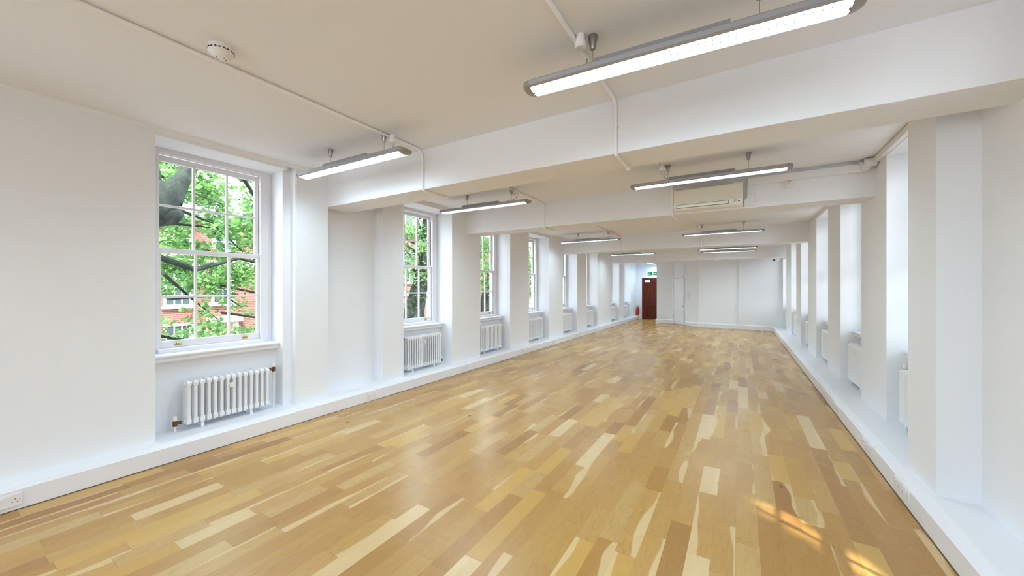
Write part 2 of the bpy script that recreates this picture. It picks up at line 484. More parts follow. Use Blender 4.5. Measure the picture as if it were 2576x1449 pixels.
# far wall: face line from right to left (x, y)
FW = [(WR, 16.42), (-.04, 16.60), (-1.40, 16.67), (-1.93, 17.17)]
def wall_poly(name, pts, depth, z0=0, z1=HC, mat='wall'):
    m = MB()
    for (xa, ya), (xb, yb) in zip(pts[:-1], pts[1:]):
        d = Vector((xb - xa, yb - ya)).normalized(); nrm = Vector((-d.y, d.x))
        if nrm.y < 0: nrm = -nrm
        o_ = nrm * depth
        m.prism([(xa, ya), (xb, yb), (xb + o_.x, yb + o_.y), (xa + o_.x, ya + o_.y)], 'z', z0, z1)
    return m.build(name, mat)
m = MB()
m.prism([(XRO, 16.44), (WR, 16.44), (-.04, 16.585), (-.04, 16.635), (-1.40, 16.68), (-1.93, 17.17), (-1.93, 20.2), (XRO, 20.2)], 'z', 0, HC)
m.prism([(-2.50, 17.70), (-3.19, 17.80), (-3.19, 20.2), (-1.93, 20.2), (-1.93, 17.30)], 'z', 0, HC)
m.box(XLO, -4.19, 19.5, 20.2, 0, HC)                  # left of the exit door
m.box(-4.19, -3.19, 19.5, 20.2, 2.05, HC)             # above the exit door
m.box(-4.19, -3.19, 19.68, 20.2, 0, 2.05)
struct(m.build('wall_far', 'wall'))

# ------------------------------------------------------------------ skirting with a ledge
def skirt(name, x, sgn, y0, y1, xw):
    p = [(x, 0.0), (x, .138), (x + sgn * .010, .146), (x + sgn * .026, .150), (x + sgn * .034, .160), (x + sgn * .055, ZL - .004), (x + sgn * .07, ZL), (xw, ZL), (xw, 0.0)]
    return struct(MB().prism(p, 'y', y0, y1).build(name, 'gloss', smooth=False))
skirt('baseboard_left', XL, -1, Y0, 19.5, -4.75)
skirt('baseboard_right', XR, 1, Y0, 16.42, 1.58)
def skirt_line(pts, name):
    m = MB()
    prof = [(0, 0), (.0, .138), (.012, .150), (.026, .165), (.05, .172), (.05, 0)]
    for (xa, ya), (xb, yb) in zip(pts[:-1], pts[1:]):
        d = Vector((xb - xa, yb - ya)).normalized(); nr = Vector((-d.y, d.x))
        if nr.y < 0: nr = -nr
        b = len(m.v); k = len(prof)
        for (px, py) in ((xa, ya), (xb, yb)):
            for q, z in prof: m.v.append((px + nr.x * q, py + nr.y * q, z))
        m.f += [tuple(b + i for i in range(k)), tuple(b + k + i for i in range(k))[::-1]]
        m.f += [(b + i, b + k + i, b + k + (i + 1) % k, b + (i + 1) % k) for i in range(k)]
    return struct(m.build(name, 'gloss'))
skirt_line([(1.02, 16.38), (-.04, 16.56), (-1.42, 16.63), (-1.95, 17.14)], 'baseboard_far')
skirt_line([(-2.49, 17.655), (-3.235, 17.76)], 'baseboard_middle')
# dark brown strip between floor and skirting
g = MB()
g.box(XL, XL + .007, Y0, 19.5, 0.0005, .004)
g.box(XR - .007, XR, Y0, 16.40, 0.0005, .004)
struct(g.build('trim_2', 'gap'))
# cover joints in the left skirting
g = MB()
for y in (1.02, 1.22): g.box(XL - .001, XL + .0012, y, y + .004, .0, .138)
struct(g.build('trim_3', 'gloss'))

# ------------------------------------------------------------------ sash windows
def make_window():
    """local frame: x = into the room from the wall face, y along the wall, z up."""
    root = empty('window_0')
    root['kind'] = 'structure'
    f = MB()
    xa, xb = -.50, -.36
    for s in (-1, 1):
        ya, yb = sorted((s * .465, s * (HW + .001)))
        f.box(xa, xb, ya, yb, .86, WTOP + .001)                              # box casing
        ya, yb = sorted((s * .452, s * .465)); f.box(-.435, -.425, ya, yb, .95, 2.88)     # parting bead
        ya, yb = sorted((s * .450, s * .466)); f.box(-.372, -.356, ya, yb, .956, 2.90)     # staff bead
        ya, yb = sorted((s * .545, s * .555)); f.box(-.362, -.352, ya, yb, .88, WTOP)
    f.box(xa, xb, -.465, .465, 2.882, WTOP + .001)
    f.box(-.372, -.356, -.450, .450, 2.872, 2.89)
    dk_ = MB()
    for s in (-1, 1): dk_.box(-.433, -.411, *sorted((s * .4636, s * .466)), 1.96, 2.77)
    dk_.build('sash_channel', 'screw', root)
    f.box(xa, -.30, -.47, .47, .86, .955)
    f.build('window_frame', 'sash', root, bevel=.003)
    def sash(name, x0, x1, yo, z0, z1, gz0, gz1, mz):
        m = MB()
        m.box(x0, x1, -yo, -.4285, z0, z1); m.box(x0, x1, .4285, yo, z0, z1)
        m.box(x0, x1, -.4285, .4285, z0, gz0); m.box(x0, x1, -.4285, .4285, gz1, z1)
        for y in (-.149, .149): m.box(x0 + .006, x1 - .004, y - .011, y + .011, gz0, gz1)
        m.box(x0 + .007, x1 - .005, -.4285, .4285, mz - .011, mz + .011)
        s_ = m.build(name, 'sash', root, bevel=.004)
        g_ = MB().box(x0 + .014, x0 + .017, -.43, .43, gz0 - .002, gz1 + .002).build('glass', 'glass', s_)
        return s_
    up = sash('upper_sash', -.475, -.435, .464, 1.898, 2.868, 1.947, 2.812, 2.375)
    lo = sash('lower_sash', -.425, -.385, .460, .955, 1.945, 1.025, 1.898, 1.462)
    # brass sash lifts and lock
    for y in (-.30, .30):
        k = MB()
        k.box(-.386, -.381, y - .028, y + .028, .972, .990)
        k.box(-.384, -.362, y - .012, y + .012, .985, 1.004)
        k.tube([(-.362, y - .016, 1.000), (-.362, y + .016, 1.000)], .006, 8)
        k.build('sash_lift', 'brass', root, bevel=.002)
    k = MB().box(-.425, -.388, -.020, .020, 1.945, 1.951).lathe([(.013, 1.951), (.014, 1.957), (.008, 1.962), (.009, 1.972), (.003, 1.975)], (-.405, 0, 0), n=12)
    lk = k.build('sash_lock', 'brass', root, smooth=True)
    MB().tube([(-.43, -.012, 1.953), (-.44, -.04, 1.957), (-.437, -.055, 1.963)], [.006, .005, .004], 8).build('catch', 'dark', lk)
    # sill with moulded nosing
    p = [(-.50, .83), (-.222, .83), (-.205, .838), (-.196, .85), (-.196, .873), (-.188, .884), (-.180, .890), (-.178, .902), (-.184, .912), (-.50, .918)]
    MB().prism(p, 'y', -HW + .002, HW - .002).build('window_sill', 'gloss', root, bevel=.002)
    return root
win0 = make_window()
first = True
def place_window(x, y, rz, n_):
    global first
    if first: o = win0; first = False
    else:
        o = copy_tree(WIN0)
    o.name = 'window_%d' % n_
    o.location = (x, y, 0); o.rotation_euler = (0, 0, rz)
    return o
WIN0 = win0
names_l = {1: 'left wall window nearest the camera, big tree bough in its upper panes', 2: 'second left wall window, brick gable and leaves behind it',
           3: 'third left wall window, top cut off by the second ceiling beam', 4: 'fourth left wall window, one column of panes in view',
           5: 'fifth left wall window, seen as a thin strip', 6: 'sixth left wall window, seen as a thin strip beyond the third beam',
           7: 'left wall window in the bay behind the fourth beam', 8: 'left wall window closest to the exit door'}
nn = 15
for y, i in LW:
    if i == 0: idx = nn; nn += 1
    else: idx = i
    o = place_window(WL, y, 0, idx)
    if i: o['label'] = names_l[i]
for y, i in RW:
    if i == 0: idx = nn; nn += 1
    else: idx = i
    o = place_window(WR - .05 if y > 3 else 1.25, y, PI, idx)

for c in BW:
    place_window(c, Y0, PI / 2, nn); nn += 1

# ------------------------------------------------------------------ column radiators
def section_mesh(H, thick=.13, w_=.05):
    """one radiator section standing on z=0: three tubes joined by heads; x = depth (front at 0)."""
    m = MB(); r = w_ * .27
    for q in (r, thick / 2, thick - r):
        m.tube([(-q, 0, .045), (-q, 0, H - .04)], r, 10, cap=False)
    for z0, z1 in ((0.0, .075), (H - .065, H)):
        pts = []
        a = w_ * .36
        # rounded head in the x-z plane, tapered ends
        for z, xx0, xx1, yy in ((z0, -thick + .025, -.025, a * .35), (z0 + .018, -thick + .004, -.004, a), (z1 - .018, -thick + .004, -.004, a), (z1, -thick + .025, -.025, a * .35)):
            pts.append([(xx0, -yy, z), (xx1, -yy, z), (xx1, yy, z), (xx0, yy, z)])
        b = len(m.v)
        for ring in pts: m.v += ring
        for i in range(3):
            for j in range(4): m.f.append((b + i * 4 + j, b + i * 4 + (j + 1) % 4, b + (i + 1) * 4 + (j + 1) % 4, b + (i + 1) * 4 + j))
        m.f += [(b, b + 3, b + 2, b + 1), (b + 12, b + 13, b + 14, b + 15)]
    for z in (.036, H - .033):
        m.tube([(-thick / 2, -w_ / 2 - .001, z), (-thick / 2, w_ / 2 + .001, z)], .021, 12)
    return m
def make_radiator(nsec, pitch, H, z0, valves, pipe_top):
    """local: x into the room, front face at x=0; y along the wall, centred; z from the ledge."""
    root = empty('column_radiator')
    sec = section_mesh(H, .13, pitch)
    s0 = sec.build('radiator_section', 'rad', root, smooth=True, bevel=.003)
    W = nsec * pitch; ya = -W / 2 + pitch / 2
    s0.location = (0, ya, z0)
    for i in range(1, nsec):
        c = s0.copy(); COL.objects.link(c); c.parent = root; c.location = (0, ya + i * pitch, z0)
    for y in (-W / 2 + 2.5 * pitch, W / 2 - 3.5 * pitch):
        f = MB(); f.box(-.105, -.012, y - .009, y + .009, .02, z0 + .02)
        f.box(-.028, -.006, y - .012, y + .012, 0.0, .045); f.box(-.125, -.10, y - .012, y + .012, 0.0, .045)
        f.build('radiator_foot', 'rad', root, bevel=.004)
    for side, top in valves:
        zc = z0 + (H - .033 if top else .036); yv = side * (W / 2 + .062)
        ye = side * (W / 2)
        v = MB()
        v.lathe([(.017, zc - .028), (.019, zc - .018), (.019, zc + .018), (.016, zc + .026)], (-.065, yv, 0), n=14)
        v.tube([(-.065, ye + side * .012, zc), (-.065, yv, zc)], .011, 10)
        v.lathe([(.018, -.008), (.018, .008)], (-.065, ye + side * .022, zc), axis='y', n=6)
        vv = v.build('valve', 'copper', root, smooth=True)
        MB().lathe([(.016, zc + .024), (.018, zc + .030), (.017, zc + .062), (.012, zc + .068)], (-.065, yv, 0), n=14).build('valve_cap', 'capcream', vv, smooth=True)
        MB().tube([(-.065, yv, 0), (-.065, yv, zc - .026)], .011, 10).build('riser_pipe', 'rad', root, smooth=True)
    MB().box(.0, .009, -.020, .020, z0 + H - .135, z0 + H - .085).build('heat_meter', 'plastic', root, bevel=.003)
    MB().tube([(-.065, -valves[0][0] * (W / 2), z0 + H - .033), (-.065, -valves[0][0] * (W / 2 + .022), z0 + H - .033)], .008, 8).build('air_vent', 'rad', root, smooth=True)
    return root
radA = make_radiator(14, .0545, .43, .045, [(-1, False), (1, True)], True)
radA.location = (-4.555, 1.845, ZL)
tag(radA, 'low white radiator under the nearest left window, copper valves at both ends', 'radiator', 'column radiators under the left windows')
radB = make_radiator(16, .0505, .535, .045, [(-1, True), (1, False)], True)
rad_lab = {2: 'white radiator with fifteen slots under the second left window', 3: 'white radiator under the third left window, below the long skirting grille',
           4: 'white radiator under the fourth left window', 5: 'narrow looking white radiator under the fifth left window',
           6: 'white radiator under the sixth left window, just before the fourth beam', 7: 'small distant radiator in the left bay behind the fourth beam',
           8: 'farthest left radiator, nearest the fire extinguisher'}
rad_lab[2] = 'tall white radiator under the second left window, double socket in skirting right of it'
placed = False
def place_rad(x, y, rz, lab, grp):
    global placed
    if not placed: o = radB; placed = True
    else: o = copy_tree(RADB)
    o.location = (x, y, ZL); o.rotation_euler = (0, 0, rz)
    tag(o, lab, 'radiator', grp)
RADB = radB
for y, i in LW[2:]:
    place_rad(-4.565, y, 0, rad_lab[i], 'column radiators under the left windows')
rlab = {9: 'right wall radiator half hidden by the nearest right pier', 10: 'right wall radiator with side gap and feet, second from the camera',
        11: 'third radiator from the camera in the right wall recesses', 12: 'fourth right wall radiator, dark gap above its top',
        13: 'fifth right wall radiator, below the pier edge near the camera bracket', 14: 'radiator in the far right corner beside the far wall'}
for y, i in RW[2:]:
    place_rad(WR - .05 + .095, min(y, 15.74), PI, rlab[i], 'column radiators in the right wall recesses')

# ------------------------------------------------------------------ suspended fluorescent lamps
def arc_pts(hw, z_edge, depth, n_=10):
    return [(-hw + 2 * hw * i / n_, z_edge - depth * (1 - (-1 + 2 * i / n_) ** 2)) for i in range(n_ + 1)]
def make_lamp(L=1.60, off=0.0, side=1, top=HC):
    """local origin at the top centre of the body, length along x."""
    root = empty('pendant_lamp')
    h = L / 2
    # shell: open channel profile (top plate, slanted sides, small lips)
    out = [(-.080, -.050), (-.100, -.038), (-.106, -.008), (-.100, .0), (.100, .0), (.106, -.008), (.100, -.038), (.080, -.050)]
    inn = [(.074, -.045), (.092, -.034), (.096, -.006), (-.096, -.006), (-.092, -.034), (-.074, -.045)]
    MB().prism(out + inn, 'x', -h + .05, h - .05).build('lamp_shell', 'steel', root)
    for s in (-1, 1):
        # rounded end cap, narrowing outwards
        m = MB(); rings = []
        for t_, sc_ in ((.05, 1.0), (.028, .93), (.010, .80), (0.0, .62)):
            pts = [(y * (1 if sc_ == 1 else sc_), -.022 + (z + .022) * sc_) for y, z in ([(-.105, -.006), (-.1, .0)] + [(.1, .0), (.105, -.006)] + arc_pts(.102, -.038, .026)[::-1])]
            rings.append((s * (h - t_), pts))
        k = len(rings[0][1]); b = 0
        for x_, pts in rings: m.v += [(x_, p[0], p[1]) for p in pts]
        for i in range(3):
            for j in range(k): m.f.append((i * k + j, i * k + (j + 1) % k, (i + 1) * k + (j + 1) % k, (i + 1) * k + j))
        m.f += [tuple(range(k)), tuple(3 * k + j for j in range(k))[::-1]]
        ec = m.build('end_cap', 'steeldark', root, smooth=True)
        MB().box(s * (h - .052) - .004, s * (h - .052) + .004, -.012, .012, -.061, -.052).build('clip', 'screw', ec)
    MB().box(-.36, .30, -.062, .062, .0, .036).build('ballast_housing', 'steel', root, bevel=.003)
    # lit diffuser inside, louvre below it
    d = MB(); hb = h - .055
    d.v = [(-hb, -.073, -.042), (hb, -.073, -.042), (hb, .073, -.042), (-hb, .073, -.042)]; d.f = [(0, 3, 2, 1)]
    me = bpy.data.meshes.new('diffuser'); me.from_pydata(d.v, [], d.f); me.materials.append(M['tube'])
    do = bpy.data.objects.new('diffuser', me); COL.objects.link(do); do.parent = root
    lv = MB(); nb = 46
    for i in range(1, nb):
        x = -hb + 2 * hb * i / nb
        pts = arc_pts(.074, -.0475, .012, 6)
        lv.prism([(-.074, -.043)] + pts + [(.074, -.043)], 'x', x - .0013, x + .0013)
    for y, zb in ((0, -.059), (-.040, -.055)):
        lv.box(-hb, hb, y - .0011, y + .0011, zb, -.043)
    lv.build('louvre', 'louvre', root)
    for ch in kids(root): ch.scale = (1, .76, 1.0 if ch.name.startswith('ballast') else .76)
    hz = top - 2.80
    for x in (off - .40, off + .40):
        cup = MB().lathe([(.007, hz - .078), (.013, hz - .076), (.017, hz - .066), (.0275, hz - .004), (.0275, hz)], (x, 0, 0), n=18).build('ceiling_cup', 'chrome', root, smooth=True)
        wr = MB().tube([(x, 0, .0), (x, 0, hz - .077)], .0020, 6).build('suspension_wire', 'wire', root)
        MB().lathe([(.006, 0), (.006, .012), (.003, .02)], (x, 0, 0), n=10).build('grip', 'screw', wr)
    # flex from the junction box on the conduit down to the housing
    xc = off + side * .40; xj = xc + side * .055
    pts = []
    for i in range(13):
        t_ = i / 12
        p0 = Vector((xj, .07, hz - .075)); p1 = Vector((xj + side * .005, .06, .03)); p2 = Vector((xj - side * .06, .01, .035)); p3 = Vector((xc - side * .08, .0, .028))
        a_ = 1 - t_
        pts.append(p0 * a_ ** 3 + p1 * 3 * a_ * a_ * t_ + p2 * 3 * a_ * t_ * t_ + p3 * t_ ** 3)
    MB().tube(pts, .0032, 8).build('flex_cable', 'wire', root, smooth=True)
    return root
lampL = make_lamp(1.62, .11, 1)
lampR = make_lamp(1.60, .02, -1)
G = 'suspended fluorescent lamps over the room'
LAMPS = [('L', -3.35, 2.37, .02, 'lamp hanging in front of the first beam near the nearest left window'),
         ('L', -3.35, 4.66, .02, 'lamp hanging in front of the second beam on its left side'),
         ('L', -3.36, 9.40, .01, 'lamp hanging left of centre in front of the third beam'),
         ('L', -3.35, 13.95, .0, 'lamp in front of the fourth beam, above and left of the brown door'),
         ('R', -.34, 2.10, .055, 'lamp, largest of all, at the top edge of the photo'),
         ('R', -.34, 4.72, .01, 'lamp hanging right above the wall mounted air conditioner'),
         ('R', -.35, 9.55, .0, 'lamp on the right side in front of the third beam'),
         ('R', -.34, 13.38, .0, 'upper of the two lamps seen stacked before the fourth beam'),
         ('R', -.34, 14.55, .0, 'lower of the two lamps seen stacked before the fourth beam')]
used = {}
for kind, x, y, rz, lab in LAMPS:
    src = lampL if kind == 'L' else lampR
    if kind in used: o = copy_tree(src)
    else: o = src; used[kind] = 1
    o.location = (x, y, 2.80); o.rotation_euler = (0, 0, rz)
    tag(o, 'grey fluorescent ' + lab, 'lamp', G)
for x, lab in ((-3.35, 'added unseen fill lamp behind the viewpoint on the window side'), (-.34, 'added unseen fill lamp behind the viewpoint on the pier side')):
    o = copy_tree(lampR); o.location = (x, -1.35, 2.80)  # unseen lamp copies added to brighten the near end of the room
    tag(o, lab, 'lamp', G)
o = make_lamp(1.60, .02, -1, HC + .055); o.location = (-3.60, 18.55, 2.745); o.rotation_euler = (0, 0, PI / 2 - .07)
tag(o, 'distant fluorescent lamp seen end on above the brown exit door', 'lamp', G)

# ------------------------------------------------------------------ surface conduit with junction boxes
def conduit(x, runs, jbs, label, name='ceiling_conduit'):
    root = empty(name, (x, runs[0][0], HC))
    oy = runs[0][0]
    R = .0128; zc = -.0145
    m = MB(); sad = []
    for (ya, yb, ye) in runs:
        # along the ceiling ya -> yb (beam face), down, under the beam to ye
        f = yb - .013; zu = ZB - HC - .0145
        pts = [(0, ya - oy, zc), (0, f - oy - .06, zc), (0, f - oy - .018, zc - .018), (0, f - oy, zc - .06), (0, f - oy, zu + .03), (0, f - oy + .012, zu + .006), (0, f - oy + .05, zu), (0, ye - oy, zu)]
        m.tube(pts, R, 10)
        m.lathe([(.0175, 0), (.0175, .03)], (0, ye - oy - .03, zu), axis='y', n=12)
        sad += [(0, (ya + yb) / 2 - oy, zc, 'y'), (0, f - oy, zc - .20, 'z'), (0, yb - oy + .12, zu, 'y')]
    m.build('pipe', 'conduit', root, smooth=True)
    for (sx, sy, sz, ax) in sad:
        s_ = MB()
        if ax == 'y': s_.box(sx - .022, sx + .022, sy - .007, sy + .007, sz + .004, sz + .0125); s_.lathe([(.0125, -.007), (.0125, .007)], (sx, sy, sz), axis='y', n=12)
        else: s_.box(sx - .022, sx + .022, sy + .004, sy + .0125, sz - .007, sz + .007); s_.lathe([(.0125, -.007), (.0125, .007)], (sx, sy, sz), axis='z', n=12)
        sd_ = s_.build('saddle_clip', 'plastic', root)
    for dx, yj in jbs:
        MB().lathe([(.030, -.078), (.034, -.074), (.034, -.046), (.031, -.044), (.025, -.043), (.025, -.001)], (dx, yj - oy, 0), n=24).build('junction_box', 'conduit', root, smooth=True)
    tag(root, label, 'conduit', 'white surface conduits on ceiling and beams')
    return root
conduit(-2.82, [(Y0 + .3, 2.87, 3.24)], [(.025, 2.44)], 'white conduit past the smoke detector and down the left of the first beam')
conduit(-2.82, [(3.26, 5.70, 6.08)], [(.025, 4.73)], 'white conduit dropping down the second beam at its left')
conduit(-2.82, [(6.10, 10.42, 10.80)], [(.015, 9.47)], 'white conduit dropping down the third beam at its left')
conduit(-2.82, [(10.83, 15.42, 15.83)], [(.025, 14.02)], 'thin distant conduit down the fourth beam above the exit sign')
conduit(-.81, [(Y0 + .3, 2.87, 3.24)], [(.035, 2.03)], 'white conduit behind the largest lamp, down the middle of the first beam')
conduit(-.81, [(3.26, 5.70, 6.08)], [(.035, 4.65)], 'white conduit down the second beam at the left side of the air conditioner')
conduit(-.81, [(6.10, 10.42, 10.80)], [(.025, 9.48)], 'white conduit dropping behind the lamp on the right of the third beam')
conduit(-.81, [(10.83, 15.42, 15.83)], [(.035, 13.31), (.035, 14.48)], 'thin distant conduit behind the two stacked lamps')

# ------------------------------------------------------------------ smoke detector
sm = empty('smoke_detector', (-2.655, 1.02, HC))
sm.scale = (1.13, 1.13, 1.35)
tag(sm, 'round white smoke detector on the ceiling beside a thin conduit', 'smoke detector')
MB().lathe([(.052, -.012), (.055, -.009), (.055, 0)], n=32).build('mounting_base', 'plastic', sm, smooth=True)
MB().lathe([(.028, -.050), (.034, -.049), (.036, -.044), (.048, -.036), (.058, -.024), (.059, -.016), (.053, -.012)], n=36).build('sensor_body', 'plastic', sm, smooth=True)
v = MB()
for k in range(10):
    a = 2 * PI * k / 10
    c_, s_ = math.cos(a), math.sin(a)
    pts = []
    for da in (-.22, .22):
        for r in (.0565, .0597): pts.append((r * math.cos(a + da), r * math.sin(a + da)))
    v.prism([pts[0], pts[1], pts[3], pts[2]], 'z', -.0235, -.0175)
for k in (0, 1, 3, 4):
    a = 2 * PI * k / 6 + .4
    pts = [((r) * math.cos(a + da), (r) * math.sin(a + da)) for r, da in ((.020, -.3), (.023, -.3), (.023, .3), (.020, .3))]
    v.prism(pts, 'z', -.0508, -.0495)
v.build('vent_slots', 'dark', sm)

# ------------------------------------------------------------------ air conditioner on the second beam
ac = empty('air_conditioner', (-.37, 5.70, 2.59))
tag(ac, 'cream wall mounted air conditioner on the face of the second beam', 'air conditioner')
pr_ = [(0, .01), (-.15, .0), (-.185, .012), (-.20, .04), (-.205, .085), (-.195, .11), (-.19, .27), (-.18, .295), (-.16, .30), (0, .30)]
m = MB(); m.prism([(p[0], p[1]) for p in pr_], 'x', -.40, .40)
m.build('casing', 'cream', ac, bevel=.008, seg=3)
fl = MB()
fl.box(-.36, .25, -.2085, -.200, .030, .034); fl.box(-.36, .25, -.2085, -.200, .072, .0755)
fl.box(-.362, -.358, -.2085, -.200, .030, .0755); fl.box(.247, .251, -.2085, -.200, .030, .0755)
fl.build('flap_outline', 'screw', ac)
MB().box(-.355, .245, -.2065, -.195, .035, .071).build('air_flap', 'capcream', ac, bevel=.002)
MB().box(-.38, .30, -.189, -.18, .2850, .2865).build('top_seam', 'screw', ac)
for (xa, xb, za, zb, mt) in ((.295, .335, .066, .073, 'wire'), (.295, .335, .054, .058, 'wire'), (.295, .335, .047, .051, 'wire'), (.352, .370, .046, .060, 'copper')):
    MB().box(xa, xb, -.2085, -.2, za, zb).build('display_mark', mt, ac)

# trunking from the unit up and along the beam to the right wall
tk = empty('pipe_trunking', (.12, 5.70, 2.60))
tag(tk, 'white boxed pipe trunking from the air conditioner to the right wall', 'trunking')
m = MB(); m.prism([(-.075, 0), (.037, 0), (.037, .34), (-.037, .34), (-.037, .12), (-.05, .085), (-.075, .075)], 'y', -.065, 0)
m.build('drop_duct', 'plastic', tk, bevel=.006)
MB().box(-.040, .040, -.073, 0, .135, .225).build('duct_cover', 'plastic', tk, bevel=.004)
MB().box(-.037, 1.04, -.060, 0, .262, .350).build('top_duct', 'plastic', tk, bevel=.008)
MB().box(1.03, 1.065, -.068, 0, .250, .358).build('coupling', 'plastic', tk, bevel=.004)
MB().tube([(1.06, -.045, .300), (1.085, -.05, .305), (1.10, -.08, .325)], [.042, .050, .048], 14).build('elbow', 'plastic', tk, smooth=True)
MB().lathe([(.040, -.05), (.046, -.045), (.046, .045), (.040, .05)], (1.112, -.12, .335), axis='x', n=20).build('elbow_housing', 'plastic', tk, smooth=True)
for x in (-.028, .028): MB().lathe([(.004, -.0665), (.004, -.064)], (x, 0, .245), axis='y', n=8).build('screw', 'screw', tk)
tk2 = MB().box(WR - .045, WR + .01, 3.27, 5.56, 2.925, HC - .005).build('wall_trunking', 'plastic', bevel=.006)
tag(tk2, 'white trunking under the ceiling along the right wall above the bright recess', 'trunking')

# fused switch
fs = empty('fused_switch', (.515, 5.70, 2.814))
tag(fs, 'square white fused switch with red neon on the second beam', 'switch')
MB().box(-.043, .043, -.035, 0, -.043, .043).build('back_box', 'plastic', fs, bevel=.002)
MB().box(-.0435, .0435, -.041, -.035, -.0435, .0435).build('face_plate', 'plastic', fs, bevel=.002)
MB().box(-.012, .014, -.044, -.040, .026, .034).build('neon_lens', 'neon', fs)
MB().box(-.010, -.004, -.045, -.040, .004, .016).build('rocker', 'wire', fs)
for x in (-.033, .033): MB().lathe([(.003, -.0425), (.003, -.040)], (x, 0, 0), axis='y', n=8).build('screw', 'screw', fs)

# ------------------------------------------------------------------ sockets
def make_socket(w_=.146, h=.086, pins=True):
    """plate faces +x, centred."""
    root = empty('power_socket')
    MB().box(0, .009, -w_ / 2, w_ / 2, -h / 2, h / 2).build('face_plate', 'plastic', root, bevel=.003)
    if pins:
        pn = MB()
        for s in (-1, 1):
            c = s * .040
            pn.box(.008, .0097, c - .0018, c + .0018, .004, .012)
            for q in (-1, 1): pn.box(.008, .0097, c + q * .011 - .0035, c + q * .011 + .0035, -.014, -.0105)
        pn.build('pin_holes', 'dark', root)
        for s in (-1, 1): MB().box(.008, .013, s * .013 - .005, s * .013 + .005, .014, .030).build('rocker_switch', 'plastic', root, bevel=.001)
        for s in (-1, 1): MB().lathe([(.0025, .0085), (.0025, .0096)], (0, s * .062, 0), axis='x', n=8).build('screw', 'screw', root)
    return root
S0 = make_socket()
SK = 'sockets set in the skirting'
socks = [(XL, .402, .075, 0, 'white double power socket in the left skirting at the photo edge'),
         (XL, 3.405, .080, 0, 'white double power socket below the first beam in the left skirting'),
         (XL, 5.445, .080, 0, 'white double socket in the left skirting between second and third radiators'),
         (XL, 9.35, .082, 0, 'white socket in the left skirting beyond the long grille'),
         (XL, 11.0, .082, 0, 'small white socket in the left skirting by the fifth radiator'),
         (XL, 12.7, .082, 0, 'small white socket in the left skirting by the sixth radiator'),
         (XR, 3.885, .085, PI, 'white socket plate in the right skirting, farther of the nearest pair'),
         (XR, 3.725, .085, PI, 'white socket plate in the right skirting, nearer of the nearest pair'),
         (XR, 4.76, .085, PI, 'white socket plate in the right skirting, farther of the second pair'),
         (XR, 4.60, .085, PI, 'white socket plate in the right skirting, nearer of the second pair'),
         (XR, 6.06, .085, PI, 'white socket plate in the right skirting, farther of the third pair'),
         (XR, 5.90, .085, PI, 'white socket plate in the right skirting, nearer of the third pair'),
         (XR, 8.0, .085, PI, 'small white socket in the right skirting beyond the third pair'),
         (XR, 10.1, .085, PI, 'small white socket in the right skirting in the third bay'),
         (XR, 12.2, .085, PI, 'tiny white socket in the right skirting near the far corner')]
for i, (x, y, z, rz, lab) in enumerate(socks):
    o = S0 if i == 0 else copy_tree(S0)
    o.location = (x, y, z); o.rotation_euler = (0, 0, rz); tag(o, lab, 'socket', SK)
for (x, y, z, rz, lab) in ((-.72, 16.652 - .01, .087, -PI / 2 + .0, 'white double socket in the far skirting right of the cupboard'),
                           (-3.02, 17.775 - .01, .262, -PI / 2 - .14, 'white double socket above the skirting left of the cupboard, left of its pair'),
                           (-2.82, 17.748 - .01, .262, -PI / 2 - .14, 'white double socket above the skirting left of the cupboard, right of its pair')):
    o = copy_tree(S0); o.location = (x, y, z); o.rotation_euler = (0, 0, rz); tag(o, lab, 'socket', 'sockets on the far wall')
gr = empty('skirting_grille', (XL, 7.92, .083))
tag(gr, 'long white four gang plate in the left skirting below the third and fourth windows', 'socket plate')
MB().box(0, .008, -.32, .32, -.043, .043).build('face_plate', 'plastic', gr, bevel=.003)
for k in range(4):
    MB().box(.007, .0095, -.30 + k * .155, -.165 + k * .155, -.033, .033).build('cover', 'plastic', gr, bevel=.001)

# ------------------------------------------------------------------ brown exit door with sign
dr = empty('door_1', (-3.78, 19.5, 0)); dr['kind'] = 'structure'; dr['label'] = 'dark mahogany panelled exit door'
MB().box(-.41, -.325, -.02, .12, 0, 2.05).box(.325, .41, -.02, .12, 0, 2.05).box(-.325, .325, -.02, .12, 1.965, 2.05).build('door_frame', 'mahogany', dr, bevel=.006)
lf = MB().box(-.325, .325, .03, .07, 0, 1.965).box(-.325, -.205, .0, .03, 0, 1.965).box(.205, .325, .0, .03, 0, 1.965)
lf.box(-.205, .205, .0, .03, 1.82, 1.965).box(-.205, .205, .0, .03, .62, .75).box(-.205, .205, .0, .03, 0, .19)
lf = lf.build('door_leaf', 'mahogany', dr, bevel=.005)
for za, zb in ((.22, .59), (.78, 1.79)):
    MB().box(-.17, .17, .018, .032, za, zb).build('panel', 'mahogany', lf, bevel=.01)
    mo = MB()
    for q in ((-.205, -.185, za - .03, zb + .03), (.185, .205, za - .03, zb + .03), (-.185, .185, za - .03, za - .01), (-.185, .185, zb + .01, zb + .03)): mo.box(q[0], q[1], .004, .03, q[2], q[3])
    mo.build('panel_moulding', 'darkwood', lf)
dc = empty('door_closer', (-3.93, 19.515, 1.89))
tag(dc, 'cream overhead closer on top of the brown exit door', 'door closer')
MB().box(-.13, .13, -.06, 0, -.055, .045).build('closer_body', 'capcream', dc, bevel=.008)
MB().tube([(0.0, -.03, .045), (0, -.03, .066), (.10, -.06, .07), (.02, -.01, .09)], .007, 8).build('closer_arm', 'capcream', dc)

